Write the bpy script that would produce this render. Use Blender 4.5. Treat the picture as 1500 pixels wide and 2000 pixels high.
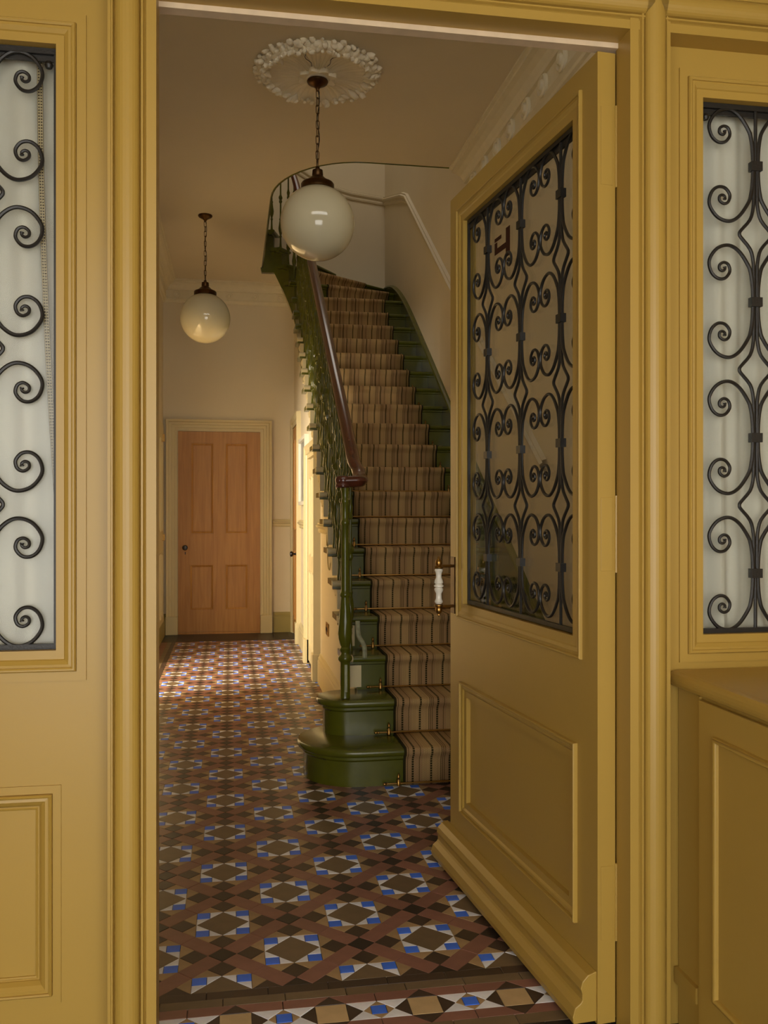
import bpy, bmesh, math, random
from mathutils import Vector, Matrix
random.seed(7)
PI = math.pi
sin, cos = math.sin, math.cos
for o in list(bpy.data.objects): bpy.data.objects.remove(o)
S = bpy.context.scene
COL = S.collection

# ------------------------------------------------------------------ camera, world, lights, exposure
EYE = 1.186; FPX = 1762.0; YAW = math.radians(9.61)
cam = bpy.data.cameras.new('camera'); cam.sensor_fit = 'HORIZONTAL'; cam.sensor_width = 36; cam.lens = 36*FPX/1500
cam.clip_start = .05
co = bpy.data.objects.new('camera', cam); COL.objects.link(co)
co.location = (0, 0, EYE); co.rotation_euler = (PI/2, 0, -YAW); S.camera = co

W = bpy.data.worlds.new('sky'); S.world = W; W.use_nodes = True
W.node_tree.nodes['Background'].inputs[0].default_value = (1.0, .965, .90, 1)
W.node_tree.nodes['Background'].inputs[1].default_value = 5.3

def area(name, loc, rot, sx, sy, power, col):
    l = bpy.data.lights.new(name, 'AREA'); l.shape = 'RECTANGLE'; l.size = sx; l.size_y = sy
    l.energy = power; l.color = col
    o = bpy.data.objects.new(name, l); COL.objects.link(o); o.location = loc; o.rotation_euler = rot
    return o
# daylight from the window of the room that opens off the left of the hall
area('side_room_window_offscreen', (-2.63, 4.45, 1.85), (0, -PI/2, 0), 1.3, 1.5, 430, (1, .925, .79))
# daylight from the landing roof light above the stair well
area('stair_rooflight_offscreen', (.9, 7.4, 6.28), (0, 0, 0), 1.4, 1.6, 19, (1, .92, .80))
S.view_settings.view_transform = 'Standard'; S.view_settings.look = 'None'
S.view_settings.exposure = -0.32; S.view_settings.gamma = 1; S.view_settings.use_curve_mapping = False

# ------------------------------------------------------------------ materials
def lin(c):
    return tuple(((v/255)/12.92 if v/255 <= .04045 else ((v/255+.055)/1.055)**2.4) for v in c)
MATS = {}
def mat(name, rgb, rough=.5, var=.06, scale=6, bump=0., bscale=60, metal=0., coat=0., spec=.5, rand=0.):
    m = bpy.data.materials.new(name); m.use_nodes = True; nt = m.node_tree
    b = nt.nodes['Principled BSDF']; c = lin(rgb)
    b.inputs['Roughness'].default_value = rough; b.inputs['Metallic'].default_value = metal
    b.inputs['Coat Weight'].default_value = coat; b.inputs['Specular IOR Level'].default_value = spec
    b.inputs['Coat Roughness'].default_value = .12
    tc = nt.nodes.new('ShaderNodeTexCoord')
    n = nt.nodes.new('ShaderNodeTexNoise'); n.inputs['Scale'].default_value = scale; n.inputs['Detail'].default_value = 5
    nt.links.new(tc.outputs['Object'], n.inputs['Vector'])
    mr = nt.nodes.new('ShaderNodeMapRange'); mr.inputs['From Min'].default_value = .3; mr.inputs['From Max'].default_value = .7
    mr.inputs['To Min'].default_value = 1-var; mr.inputs['To Max'].default_value = 1+var
    nt.links.new(n.outputs['Fac'], mr.inputs['Value'])
    val = mr.outputs[0]
    if rand:
        oi = nt.nodes.new('ShaderNodeObjectInfo'); m2 = nt.nodes.new('ShaderNodeMapRange')
        m2.inputs['To Min'].default_value = 1-rand; m2.inputs['To Max'].default_value = 1+rand
        nt.links.new(oi.outputs['Random'], m2.inputs['Value'])
        mm = nt.nodes.new('ShaderNodeMath'); mm.operation = 'MULTIPLY'
        nt.links.new(val, mm.inputs[0]); nt.links.new(m2.outputs[0], mm.inputs[1]); val = mm.outputs[0]
    mx = nt.nodes.new('ShaderNodeVectorMath'); mx.operation = 'SCALE'; mx.inputs[0].default_value = c
    nt.links.new(val, mx.inputs['Scale']); nt.links.new(mx.outputs[0], b.inputs['Base Color'])
    if bump:
        n2 = nt.nodes.new('ShaderNodeTexNoise'); n2.inputs['Scale'].default_value = bscale; n2.inputs['Detail'].default_value = 3
        nt.links.new(tc.outputs['Object'], n2.inputs['Vector'])
        bp = nt.nodes.new('ShaderNodeBump'); bp.inputs['Strength'].default_value = bump; bp.inputs['Distance'].default_value = .002
        nt.links.new(n2.outputs['Fac'], bp.inputs['Height']); nt.links.new(bp.outputs[0], b.inputs['Normal'])
    MATS[name] = m
    return m
mat('gold', (174, 142, 65), .36, .02, 3, .12, 45)
mat('cream', (222, 208, 178), .7, .02, 2, .1, 60)
mat('ceiling', (224, 210, 182), .85, .02, 2, .1, 40)
mat('stairwall', (222, 208, 178), .7, .02, 2, .1, 60)
mat('trimcream', (208, 192, 146), .45, .02, 4)
mat('olivetrim', (160, 144, 80), .45, .03, 4)
mat('plaster', (226, 214, 182), .75, .03, 20, .2, 80)
mat('rosewhite', (244, 232, 204), .75, .03, 20, .2, 80)
mat('rawstrip', (214, 192, 160), .6, .06, 30)
mat('green', (84, 86, 16), .26, .10, 14, .25, 40, coat=.15)
mat('greenworn', (150, 150, 118), .45, .3, 60)
mat('iron', (30, 28, 25), .42, .15, 60, .3, 300)
mat('brass', (176, 136, 74), .3, .1, 60, metal=1)
mat('oldbrass', (84, 60, 36), .35, .15, 60, metal=1)
mat('porcelain', (238, 232, 216), .1, .01, 5, coat=.5)
mat('blackknob', (22, 18, 16), .3, .1, 20)
mat('globe', (226, 216, 180), .07, .01, 2, coat=.6)
mat('rail', (86, 42, 28), .2, .18, 18, coat=.4)
mat('white_frame', (220, 214, 196), .45, .02, 8)
mat('picture', (150, 150, 142), .4, .35, 9)
mat('blackstone', (42, 38, 38), .4, .2, 20)
mat('grout', (70, 60, 50), .8, .2, 60)
T = dict(red=(140, 98, 84), black=(48, 40, 36), darkbrown=(70, 55, 46), tan=(168, 140, 102), brown=(116, 98, 74),
         white=(236, 238, 246), blue=(66, 122, 252), buff=(200, 172, 128))
for k, c in T.items(): mat('tile_'+k, c, .38, .10, 22, .1, 90, rand=.09, spec=.42)
mat('pane_mark', (62, 36, 24), .8, .05, 10, spec=.1)
mat('porch', (174, 142, 65), .7, .03, 3)
mat('redgap', (190, 128, 100), .6, .3, 20)

def wood_mat():
    m = mat('doorwood', (196, 136, 72), .42, .05, 4); nt = m.node_tree
    b = nt.nodes['Principled BSDF']
    tc = nt.nodes.new('ShaderNodeTexCoord'); mp = nt.nodes.new('ShaderNodeMapping'); mp.inputs['Scale'].default_value = (18, 18, 1.0)
    nt.links.new(tc.outputs['Object'], mp.inputs[0])
    n = nt.nodes.new('ShaderNodeTexNoise'); n.inputs['Scale'].default_value = 2.2; n.inputs['Detail'].default_value = 8; n.inputs['Distortion'].default_value = .6
    nt.links.new(mp.outputs[0], n.inputs['Vector'])
    r = nt.nodes.new('ShaderNodeValToRGB'); r.color_ramp.elements[0].position = .3; r.color_ramp.elements[1].position = .7
    r.color_ramp.elements[0].color = (*lin((164, 112, 48)), 1); r.color_ramp.elements[1].color = (*lin((186, 136, 66)), 1)
    nt.links.new(n.outputs['Fac'], r.inputs[0]); nt.links.new(r.outputs[0], b.inputs['Base Color'])
wood_mat()

def glass_mat(name='glass', rough=.012):
    m = bpy.data.materials.new(name); m.use_nodes = True; nt = m.node_tree; nt.nodes.clear()
    o = nt.nodes.new('ShaderNodeOutputMaterial'); mx = nt.nodes.new('ShaderNodeMixShader')
    t = nt.nodes.new('ShaderNodeBsdfTransparent'); t.inputs[0].default_value = (.93, .94, .92, 1)
    g = nt.nodes.new('ShaderNodeBsdfGlossy'); g.inputs['Roughness'].default_value = rough
    ge = nt.nodes.new('ShaderNodeNewGeometry'); dt = nt.nodes.new('ShaderNodeVectorMath'); dt.operation = 'DOT_PRODUCT'
    nt.links.new(ge.outputs['Normal'], dt.inputs[0]); nt.links.new(ge.outputs['Incoming'], dt.inputs[1])
    def M(op, a, b=None):
        n = nt.nodes.new('ShaderNodeMath'); n.operation = op
        for i, v in enumerate((a, b)):
            if v is None: continue
            if isinstance(v, (int, float)): n.inputs[i].default_value = v
            else: nt.links.new(v, n.inputs[i])
        return n.outputs[0]
    # Schlick reflectance of window glass, the same from both sides of the sheet
    fr = M('ADD', M('MULTIPLY', M('POWER', M('SUBTRACT', 1.0, M('ABSOLUTE', dt.outputs['Value'])), 5.0), .96), .04)
    nt.links.new(fr, mx.inputs[0]); nt.links.new(t.outputs[0], mx.inputs[1]); nt.links.new(g.outputs[0], mx.inputs[2])
    nt.links.new(mx.outputs[0], o.inputs[0]); MATS[name] = m
glass_mat(); glass_mat('oldglass', .3)

def cloth_mat(name, rgb):
    m = mat(name, rgb, .9, .03, 3, .15, 400); nt = m.node_tree; b = nt.nodes['Principled BSDF']
    tr = nt.nodes.new('ShaderNodeBsdfTranslucent'); tr.inputs[0].default_value = (*lin(rgb), 1)
    mx = nt.nodes.new('ShaderNodeMixShader'); mx.inputs[0].default_value = .3
    out = nt.nodes['Material Output']
    nt.links.new(b.outputs[0], mx.inputs[1]); nt.links.new(tr.outputs[0], mx.inputs[2]); nt.links.new(mx.outputs[0], out.inputs[0])
cloth_mat('curtain', (236, 234, 226))

def ribbon_mat():
    m = bpy.data.materials.new('ribbon'); m.use_nodes = True; nt = m.node_tree; b = nt.nodes['Principled BSDF']
    uv = nt.nodes.new('ShaderNodeUVMap'); sx = nt.nodes.new('ShaderNodeSeparateXYZ'); nt.links.new(uv.outputs[0], sx.inputs[0])
    def M(op, a, bb=None):
        n = nt.nodes.new('ShaderNodeMath'); n.operation = op
        for i, v in enumerate((a, bb)):
            if v is None: continue
            if isinstance(v, (int, float)): n.inputs[i].default_value = v
            else: nt.links.new(v, n.inputs[i])
        return n.outputs[0]
    fr = M('FRACT', M('MULTIPLY', sx.outputs[1], 160.0))
    hole = M('LESS_THAN', fr, .5)
    d1 = M('LESS_THAN', M('ABSOLUTE', M('SUBTRACT', sx.outputs[0], .3)), .13)
    d2 = M('LESS_THAN', M('ABSOLUTE', M('SUBTRACT', sx.outputs[0], .7)), .13)
    e = M('GREATER_THAN', M('ABSOLUTE', M('SUBTRACT', sx.outputs[0], .5)), .44)
    k = M('MAXIMUM', M('MULTIPLY', hole, M('MAXIMUM', d1, d2)), e)
    mx = nt.nodes.new('ShaderNodeMix'); mx.data_type = 'RGBA'
    mx.inputs[6].default_value = (*lin((176, 160, 124)), 1); mx.inputs[7].default_value = (*lin((48, 34, 20)), 1)
    nt.links.new(k, mx.inputs[0]); nt.links.new(mx.outputs[2], b.inputs['Base Color']); b.inputs['Roughness'].default_value = .9
    MATS['ribbon'] = m
ribbon_mat()

def carpet_mat():
    m = bpy.data.materials.new('runner'); m.use_nodes = True; nt = m.node_tree; b = nt.nodes['Principled BSDF']
    uv = nt.nodes.new('ShaderNodeUVMap'); sx = nt.nodes.new('ShaderNodeSeparateXYZ'); nt.links.new(uv.outputs[0], sx.inputs[0])
    u, v = sx.outputs[0], sx.outputs[1]
    def M(op, a, bb=None):
        n = nt.nodes.new('ShaderNodeMath'); n.operation = op
        for i, q in enumerate((a, bb)):
            if q is None: continue
            if isinstance(q, (int, float)): n.inputs[i].default_value = q
            else: nt.links.new(q, n.inputs[i])
        return n.outputs[0]
    PER = .082
    f = M('FRACT', M('DIVIDE', u, PER))                       # 0..1 over one stripe repeat
    def stripe(c, w): return M('LESS_THAN', M('ABSOLUTE', M('SUBTRACT', f, c)), w)
    dots = M('LESS_THAN', M('FRACT', M('MULTIPLY', v, 95.0)), .68)
    broad = M('MULTIPLY', stripe(.5, .055), M('ADD', M('MULTIPLY', dots, .6), .4))
    alt = M('LESS_THAN', M('FRACT', M('DIVIDE', u, PER*2)), .5)
    thin = M('MAXIMUM', M('MAXIMUM', stripe(.12, .02), stripe(.22, .02)), M('MAXIMUM', stripe(.02, .02), stripe(.86, .02)))
    thin = M('MULTIPLY', thin, M('ADD', M('MULTIPLY', alt, .5), .25))
    # herringbone: diagonal lines that flip every column
    colw = .0135
    ph = M('FRACT', M('DIVIDE', u, colw)); tri = M('ABSOLUTE', M('SUBTRACT', ph, .5))
    hb = M('FRACT', M('ADD', M('MULTIPLY', v, 130.0), M('MULTIPLY', tri, 2.0)))
    hb = M('MULTIPLY', M('LESS_THAN', hb, .45), .34)
    edge = M('GREATER_THAN', M('ABSOLUTE', M('SUBTRACT', u, .32)), .311)
    dark = M('MAXIMUM', M('MAXIMUM', broad, thin), M('MAXIMUM', hb, edge))
    mx = nt.nodes.new('ShaderNodeMix'); mx.data_type = 'RGBA'
    pink = nt.nodes.new('ShaderNodeMix'); pink.data_type = 'RGBA'
    pink.inputs[6].default_value = (*lin((198, 164, 112)), 1); pink.inputs[7].default_value = (*lin((184, 148, 104)), 1)
    nt.links.new(alt, pink.inputs[0]); nt.links.new(pink.outputs[2], mx.inputs[6])
    mx.inputs[7].default_value = (*lin((52, 48, 26)), 1)
    nt.links.new(dark, mx.inputs[0]); nt.links.new(mx.outputs[2], b.inputs['Base Color'])
    b.inputs['Roughness'].default_value = .95; b.inputs['Specular IOR Level'].default_value = .1
    bp = nt.nodes.new('ShaderNodeBump'); bp.inputs['Strength'].default_value = .5; bp.inputs['Distance'].default_value = .002
    bp.invert = True
    nt.links.new(dark, bp.inputs['Height']); nt.links.new(bp.outputs[0], b.inputs['Normal'])
    MATS['runner'] = m
carpet_mat()

# ------------------------------------------------------------------ mesh helpers
class MB:
    def __init__(s): s.v = []; s.f = []; s.uv = None; s.sm = []
    def add(s, vs, fs, smooth=False):
        n = len(s.v); s.v += [tuple(p) for p in vs]
        for f in fs: s.f.append([i+n for i in f]); s.sm.append(smooth)
        return s
    def box(s, x0, x1, y0, y1, z0, z1):
        vs = [(x, y, z) for z in (z0, z1) for y in (y0, y1) for x in (x0, x1)]
        return s.add(vs, [(0,2,3,1),(4,5,7,6),(0,1,5,4),(2,6,7,3),(0,4,6,2),(1,3,7,5)])
    def prism(s, poly, h0, h1, mapf=lambda a, b, h: (a, b, h), smooth=False):
        n = len(poly)
        vs = [mapf(a, b, h0) for a, b in poly]+[mapf(a, b, h1) for a, b in poly]
        s.add(vs, [list(range(n))[::-1], list(range(n, 2*n))])
        s.add(vs, [(i, (i+1) % n, n+(i+1) % n, n+i) for i in range(n)], smooth)
        return s
    def tube(s, path, rad, n=8, cap=True, closed=False):
        P = [Vector(p) for p in path]; m = len(P)
        R = rad if isinstance(rad, (list, tuple)) else [rad]*m
        t0 = (P[1]-P[0]).normalized(); up = Vector((0, 0, 1)) if abs(t0.z) < .9 else Vector((1, 0, 0))
        nrm = (up-t0*up.dot(t0)).normalized(); rings = []
        for i in range(m):
            if closed: t = (P[(i+1) % m]-P[i-1]).normalized()
            else: t = (P[min(i+1, m-1)]-P[max(i-1, 0)]).normalized()
            nrm = (nrm-t*nrm.dot(t)).normalized(); bi = t.cross(nrm)
            rings.append([P[i]+(nrm*cos(2*PI*k/n)+bi*sin(2*PI*k/n))*R[i] for k in range(n)])
        vs = [p for r in rings for p in r]; fs = []
        for i in range(m if closed else m-1):
            j = (i+1) % m
            for k in range(n): fs.append((i*n+k, i*n+(k+1) % n, j*n+(k+1) % n, j*n+k))
        s.add(vs, fs, True)
        if cap and not closed:
            s.add(rings[0], [list(range(n))[::-1]]); s.add(rings[-1], [list(range(n))])
        return s
    def lathe(s, prof, n=24, c=(0, 0, 0), fn=None, smooth=True):
        vs = []; m = len(prof)
        for r, z in prof:
            for k in range(n):
                a = 2*PI*k/n; rr = fn(r, z, a) if fn else r
                vs.append((c[0]+rr*cos(a), c[1]+rr*sin(a), c[2]+z))
        fs = [(i*n+k, i*n+(k+1) % n, (i+1)*n+(k+1) % n, (i+1)*n+k) for i in range(m-1) for k in range(n)]
        s.add(vs, fs, smooth)
        if prof[0][0] > 1e-5: s.add(vs[:n], [list(range(n))[::-1]])
        if prof[-1][0] > 1e-5: s.add(vs[-n:], [list(range(n))])
        return s
    def ring(s, rect, prof, mapf, smooth=False):
        "mitred closed frame; prof = (inset, height) pairs"
        a0, a1, b0, b1 = rect; vs = []
        for o, h in prof:
            vs += [mapf(a0+o, b0+o, h), mapf(a1-o, b0+o, h), mapf(a1-o, b1-o, h), mapf(a0+o, b1-o, h)]
        fs = [(i*4+k, i*4+(k+1) % 4, i*4+4+(k+1) % 4, i*4+4+k) for i in range(len(prof)-1) for k in range(4)]
        return s.add(vs, fs, smooth)
    def casing(s, a0, a1, b0, b1, prof, mapf):
        "mitred three-sided frame round an opening; prof = (outset, height)"
        vs = []
        for o, h in prof:
            vs += [mapf(a0-o, b0, h), mapf(a0-o, b1+o, h), mapf(a1+o, b1+o, h), mapf(a1+o, b0, h)]
        fs = [(i*4+k, i*4+k+1, i*4+4+k+1, i*4+4+k) for i in range(len(prof)-1) for k in range(3)]
        return s.add(vs, fs)
    def sweep(s, path, prof, mapf, smooth=False):
        "profile of offsets (a,b) pushed along path; mapf(point, tangent, a, b) -> xyz"
        m = len(path); n = len(prof); vs = []
        for i, p in enumerate(path):
            t = (Vector(path[min(i+1, m-1)])-Vector(path[max(i-1, 0)])).normalized()
            vs += [mapf(Vector(p), t, a, b) for a, b in prof]
        fs = [(i*n+k, i*n+(k+1) % n, (i+1)*n+(k+1) % n, (i+1)*n+k) for i in range(m-1) for k in range(n)]
        s.add(vs, fs, smooth)
        return s.add(vs[:n], [list(range(n))[::-1]]).add(vs[-n:], [list(range(n))])
    def mesh(s, name, m):
        me = bpy.data.meshes.new(name); me.from_pydata(s.v, [], s.f)
        for p, sm in zip(me.polygons, s.sm): p.use_smooth = sm
        bm = bmesh.new(); bm.from_mesh(me)
        if s.uv is None: bmesh.ops.remove_doubles(bm, verts=bm.verts, dist=1e-5)
        bmesh.ops.recalc_face_normals(bm, faces=bm.faces); bm.to_mesh(me); bm.free()
        if m: me.materials.append(MATS[m])
        if any(s.sm):
            try: me.set_sharp_from_angle(angle=math.radians(42))
            except Exception: pass
        return me
    def build(s, name, m, parent=None):
        return link(name, s.mesh(name, m), parent)
def link(name, data, parent=None):
    o = bpy.data.objects.new(name, data); COL.objects.link(o)
    if parent: o.parent = parent
    return o
def tag(o, label=None, cat=None, group=None, kind=None):
    if label: o['label'] = label
    if cat: o['category'] = cat
    if group: o['group'] = group
    if kind: o['kind'] = kind
    return o
def struct(o, label, cat): return tag(o, label, cat, kind='structure')
def empty(name, loc=(0, 0, 0), rz=0):
    o = bpy.data.objects.new(name, None); COL.objects.link(o); o.location = loc; o.rotation_euler = (0, 0, rz); o.empty_display_size = .1
    return o
def arc(cx, cy, r, a0, a1, n): return [(cx+r*cos(a0+(a1-a0)*i/n), cy+r*sin(a0+(a1-a0)*i/n)) for i in range(n+1)]
def bevel(o, w, n=2):
    b = o.modifiers.new('bevel', 'BEVEL'); b.width = w; b.segments = n; b.limit_method = 'ANGLE'; b.angle_limit = math.radians(40)
    return o
def cr(pts, n=6):
    "Catmull-Rom through points"
    P = [Vector(p) for p in pts]; out = []
    for i in range(len(P)-1):
        a, b, c, d = P[max(i-1, 0)], P[i], P[i+1], P[min(i+2, len(P)-1)]
        for k in range(n):
            t = k/n
            out.append(.5*((2*b)+(c-a)*t+(2*a-5*b+4*c-d)*t*t+(3*b-a-3*c+d)*t**3))
    return out+[P[-1]]

# ------------------------------------------------------------------ dimensions
XL, XS, XR = -.65, .615, 1.55            # hall left wall, stair spandrel wall, right wall
YB, YSB, ZC = 8.96, 9.10, 3.42           # far wall, stairwell back wall, ceiling
YF, YP, YI = 1.893, 1.95, 2.05           # facade front face, recessed panel face, inside face
OX0, OX1, OZ = -.151, .878, 2.265        # front door opening
R_, G_, Y0 = .1633, .2373, 3.85          # riser, going, foot of first riser
NST = 24

# ------------------------------------------------------------------ facade
wf = MB()
wf.box(-3.2, OX0-.02, YP+.05, YI, OZ-.02, 3.0).box(OX1+.02, 3.4, YP+.05, YI, OZ-.02, 3.0).box(OX0-.02, OX1+.02, YP+.05, YI, OZ+.03, 3.0)
wf.box(-3.2, -.95, YP, YI, 0, 3.0).box(1.68, 3.4, YP, YI, 0, 3.0)
wf.box(OX0-.09, OX0-.012, YP+.01, YI, 0, OZ).box(OX1+.012, OX1+.09, YP+.01, YI, 0, OZ)
wall_front = wf.build('wall_front', 'gold'); struct(wall_front, 'mustard painted timber screen around the open front door', 'wall')
def post_prof():
    p = [(0, -.075), (0, 0), (.020, 0), (.0215, -.004), (.0235, -.001), (.026, .0055), (.0295, .0055), (.031, .001), (.0325, -.002)]
    for i in range(13):
        a = PI-PI*i/12
        p.append((.0575+.0245*cos(a), .002+.019*sin(a)))
    p += [(.0835, -.002), (.0855, .004), (.0885, .004), (.09, 0), (.096, 0), (.096, -.075)]
    return p
PP = post_prof()
for side, x0, sg in (('l', OX0, -1), ('r', OX1, 1)):
    m = MB(); m.prism([(x0+sg*s, YF-h) for s, h in PP], 0, 2.6)
    m.build('door_post', 'gold', wall_front)
tr = MB()
for a, b in ((-1.2, OX0-.0335), (OX0-.0815, OX1+.0815), (OX1+.0335, 1.75)):
    tr.prism([(YF-h+.0008, OZ+s) for s, h in PP], a, b, lambda y, z, x: (x, y, z))
tr.build('transom_rail', 'gold', wall_front)
MB().box(-1.2, 1.75, YP-.03, YI, OZ+.095, 3.0).build('transom_panel', 'gold', wall_front)
MB().box(OX0-.01, OX1+.01, YF+.064, YF+.092, OZ-.012, OZ+.04).build('plaster_strip', 'rawstrip', wall_front)

# wrought-iron grille: one S of strands on each side of an upright, repeated every .323 m
SCR = [(-.006,0),(-.0075,.037),(-.0115,.066),(-.0185,.0866),(-.042,.119),(-.0687,.133),(-.099,.124),(-.119,.096),(-.1145,.0687),(-.098,.0535),(-.079,.0545),(-.0665,.070),(-.0700,.0865),(-.0815,.092),(-.0925,.0855),(-.0930,.0755),(-.0855,.0715),(-.0790,.0755),(-.0795,.082)]
ZM = [1.04, 1.363, 1.686, 2.009]
def grille(parent, uprights, y, ztop, zbot, sides, mapf, zs=ZM, uscale=1.0):
    root = None
    def P(u, z, d=0): return mapf(u, y+d, z)
    b = MB()
    # border of flat bar
    u0, u1 = sides
    g = MB()
    for uu in (u0, u1): g.prism([(uu-.004, y-.004), (uu+.004, y-.004), (uu+.004, y+.004), (uu-.004, y+.004)], zbot, ztop, lambda a, c, h: mapf(a, c, h))
    for zz in (zbot, ztop): g.prism([(y-.005, zz-.006), (y+.005, zz-.006), (y+.005, zz+.006), (y-.005, zz+.006)], u0, u1, lambda a, c, h: mapf(h, a, c))
    root = g.build('iron_grille', 'iron', parent)
    base = cr([(a, c, 0) for a, c in SCR], 5)
    for ui in uprights:
        bar = MB()
        bar.tube([P(ui, zbot), P(ui, zs[0])], .0042, 7).tube([P(ui, zs[-1]), P(ui, ztop)], .0042, 7)
        bar.build('upright_bar', 'iron', root)
        for zi in zs:
            for su in (-1, 1):
                for sv in (-1, 1):
                    pts = [(ui-su*p.x*uscale, zi+sv*p.y) for p in base]
                    if max(q[0] for q in pts) < u0 or min(q[0] for q in pts) > u1: continue
                    # clip strands that would leave the frame
                    keep = [q for q in pts if u0-.002 <= q[0] <= u1+.002]
                    if len(keep) < len(pts)*.35: continue
                    pts = pts if len(keep) == len(pts) else keep
                    n = len(pts)
                    MB().tube([P(a, c) for a, c in pts], [.0048-.0016*i/n+(.0012 if i > n-4 else 0) for i in range(n)], 7).build('scroll', 'iron', root)
            c = MB(); c.prism([(ui-.014, y-.008), (ui+.014, y-.008), (ui+.014, y+.008), (ui-.014, y+.008)], zi-.011, zi+.011, lambda a, b_, h: mapf(a, b_, h))
            c.build('collar', 'iron', root)
        for a, b_ in zip(zs[:-1], zs[1:]):
            mid = (a+b_)/2
            for su in (-1, 1):
                pts = [(ui+su*.0045, a), (ui+su*.0045, a+.07), (ui+su*.006, a+.098), (ui+su*.014, mid-.035), (ui+su*.038, mid-.008), (ui+su*.0415, mid), (ui+su*.038, mid+.008), (ui+su*.014, mid+.035), (ui+su*.006, b_-.098), (ui+su*.0045, b_-.07), (ui+su*.0045, b_)]
                MB().tube([P(p[0], p[1]) for p in cr([(q[0], q[1], 0) for q in pts], 3)], .0042, 7).build('diamond_strand', 'iron', root)
    return root

fm = lambda a, b, h: (a, YP-h, b)          # facade face: height h stands towards the street
def sidelight(name, gx0, gx1, x0, x1, uprights, label):
    m = MB(); Y1 = YP+.05
    m.box(x0, gx0, YP, Y1, 0, OZ+.02).box(gx1, x1, YP, Y1, 0, OZ+.02).box(gx0, gx1, YP, Y1, 2.153, OZ+.02)
    lz0, lz1 = .212, .584
    m.box(gx0, gx1, YP, Y1, lz1, .90).box(gx0, gx1, YP, Y1, 0, lz0).box(gx0, gx1, YP+.014, Y1, lz0, lz1)
    w = m.build(name, 'gold'); struct(w, label, 'window')
    q = MB(); q.ring((gx0-.062, gx1+.062, .836, 2.217), [(-.001, 0), (0, -.003), (.001, -.003), (.0015, .0045), (.0205, .0045), (.0208, .001), (.0215, .010), (.024, .0135), (.027, .0135), (.030, .0115), (.0305, .008), (.036, .0085), (.044, .003), (.050, -.006), (.0505, -.010), (.053, -.010), (.055, -.0085), (.058, -.0105), (.0585, -.014), (.062, -.0145), (.062, -.04)], fm)
    q.build('glazing_moulding', 'gold', w)
    if gx0 < 0:
        lp = MB(); r = (gx0-.012, gx1+.012, .172, .624)
        lp.ring(r, [(-.001, 0), (0, -.003), (.001, -.003), (.0015, .003), (.018, .003), (.0183, 0), (.019, .010), (.022, .013), (.025, .011), (.0255, .007), (.032, .008), (.040, .001), (.046, -.008), (.0465, -.011), (.049, -.011), (.051, -.009), (.054, -.011), (.0545, -.014), (.060, -.0145)], fm)
        lp.build('panel_moulding', 'gold', w)
    MB().box(gx0-.003, gx1+.003, YP+.033, YP+.037, .897, 2.156).build('pane', 'oldglass', w)
    grille(w, uprights, YP+.024, 2.146, .905, (gx0+.004, gx1-.004), lambda a, b, h: (a, b, h))
    # dark bar across the head of the pane
    MB().box(gx0, gx1, YP+.0275, YP+.0325, 2.128, 2.153).build('head_bar', 'iron', w)
    for xx in (gx0+.018, gx1-.018):
        bt = MB(); bt.lathe([(0, -.009), (.006, -.007), (.009, 0), (.006, .007), (0, .009)], 10, (xx, YP+.022, 2.118)); bt.build('fixing_knob', 'iron', w)
    return w
win1 = sidelight('window_1', -.82, -.357, -.95, -.225, [-.508, -.77], 'sidelight with black scrolled grille over a fielded panel and a ribboned curtain')
win2 = sidelight('window_2', 1.085, 1.548, .95, 1.70, [1.233, 1.478], 'sidelight with black scrolled grille above the built-in cabinet')

def curtain(name, x0, x1, y, z0, z1, folds, label):
    m = MB(); nu, nv = 80, 24; vs = []; fs = []
    for j in range(nv+1):
        t = j/nv; z = z0+(z1-z0)*t
        for i in range(nu+1):
            s = i/nu; x = x0+(x1-x0)*s
            d = .010*sin(2*PI*folds*s+.8*sin(3*t+s*5))+.006*sin(2*PI*folds*2.3*s+1.3+t*1.6)
            vs.append((x, y+d*(1.2-.5*t)+.012, z))
    n = nu+1
    for j in range(nv):
        for i in range(nu): fs.append((j*n+i, j*n+i+1, j*n+n+i+1, j*n+n+i))
    m.add(vs, fs, True)
    o = m.build(name, 'curtain'); sd = o.modifiers.new('thickness', 'SOLIDIFY'); sd.thickness = .002
    return tag(o, label, 'curtain')
cu1 = curtain('sidelight_curtain', -.86, -.362, YP+.055, .86, 2.16, 3.2, 'white curtain with a dotted ribbon edge behind the panelled sidelight')
cu2 = curtain('sidelight_curtain', 1.088, 1.60, YP+.055, .86, 2.16, 4.6, 'plain white gathered curtain behind the sidelight above the cabinet')
rb = MB(); pts = [(-.398, 2.14), (-.395, 1.9), (-.385, 1.6), (-.372, 1.35), (-.352, 1.05)]
vs = []; fs = []; uvs = []
pp = cr([(a, b, 0) for a, b in pts], 12)
for i, p in enumerate(pp):
    vs += [(p.x-.006, YP+.046, p.y), (p.x+.006, YP+.046, p.y), (p.x-.006, YP+.0475, p.y), (p.x+.006, YP+.0475, p.y)]
for i in range(len(pp)-1):
    k = i*4
    fs += [(k, k+1, k+5, k+4), (k+2, k+6, k+7, k+3), (k, k+4, k+6, k+2), (k+1, k+3, k+7, k+5)]
rb.add(vs, fs); rb.uv = 1
me = rb.mesh('ribbon_edge', 'ribbon'); ul = me.uv_layers.new(name='UVMap')
for lp in me.loops:
    vi = lp.vertex_index; ul.data[lp.index].uv = (vi % 2, me.vertices[vi].co.z)
link('ribbon_edge', me, cu1)

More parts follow.
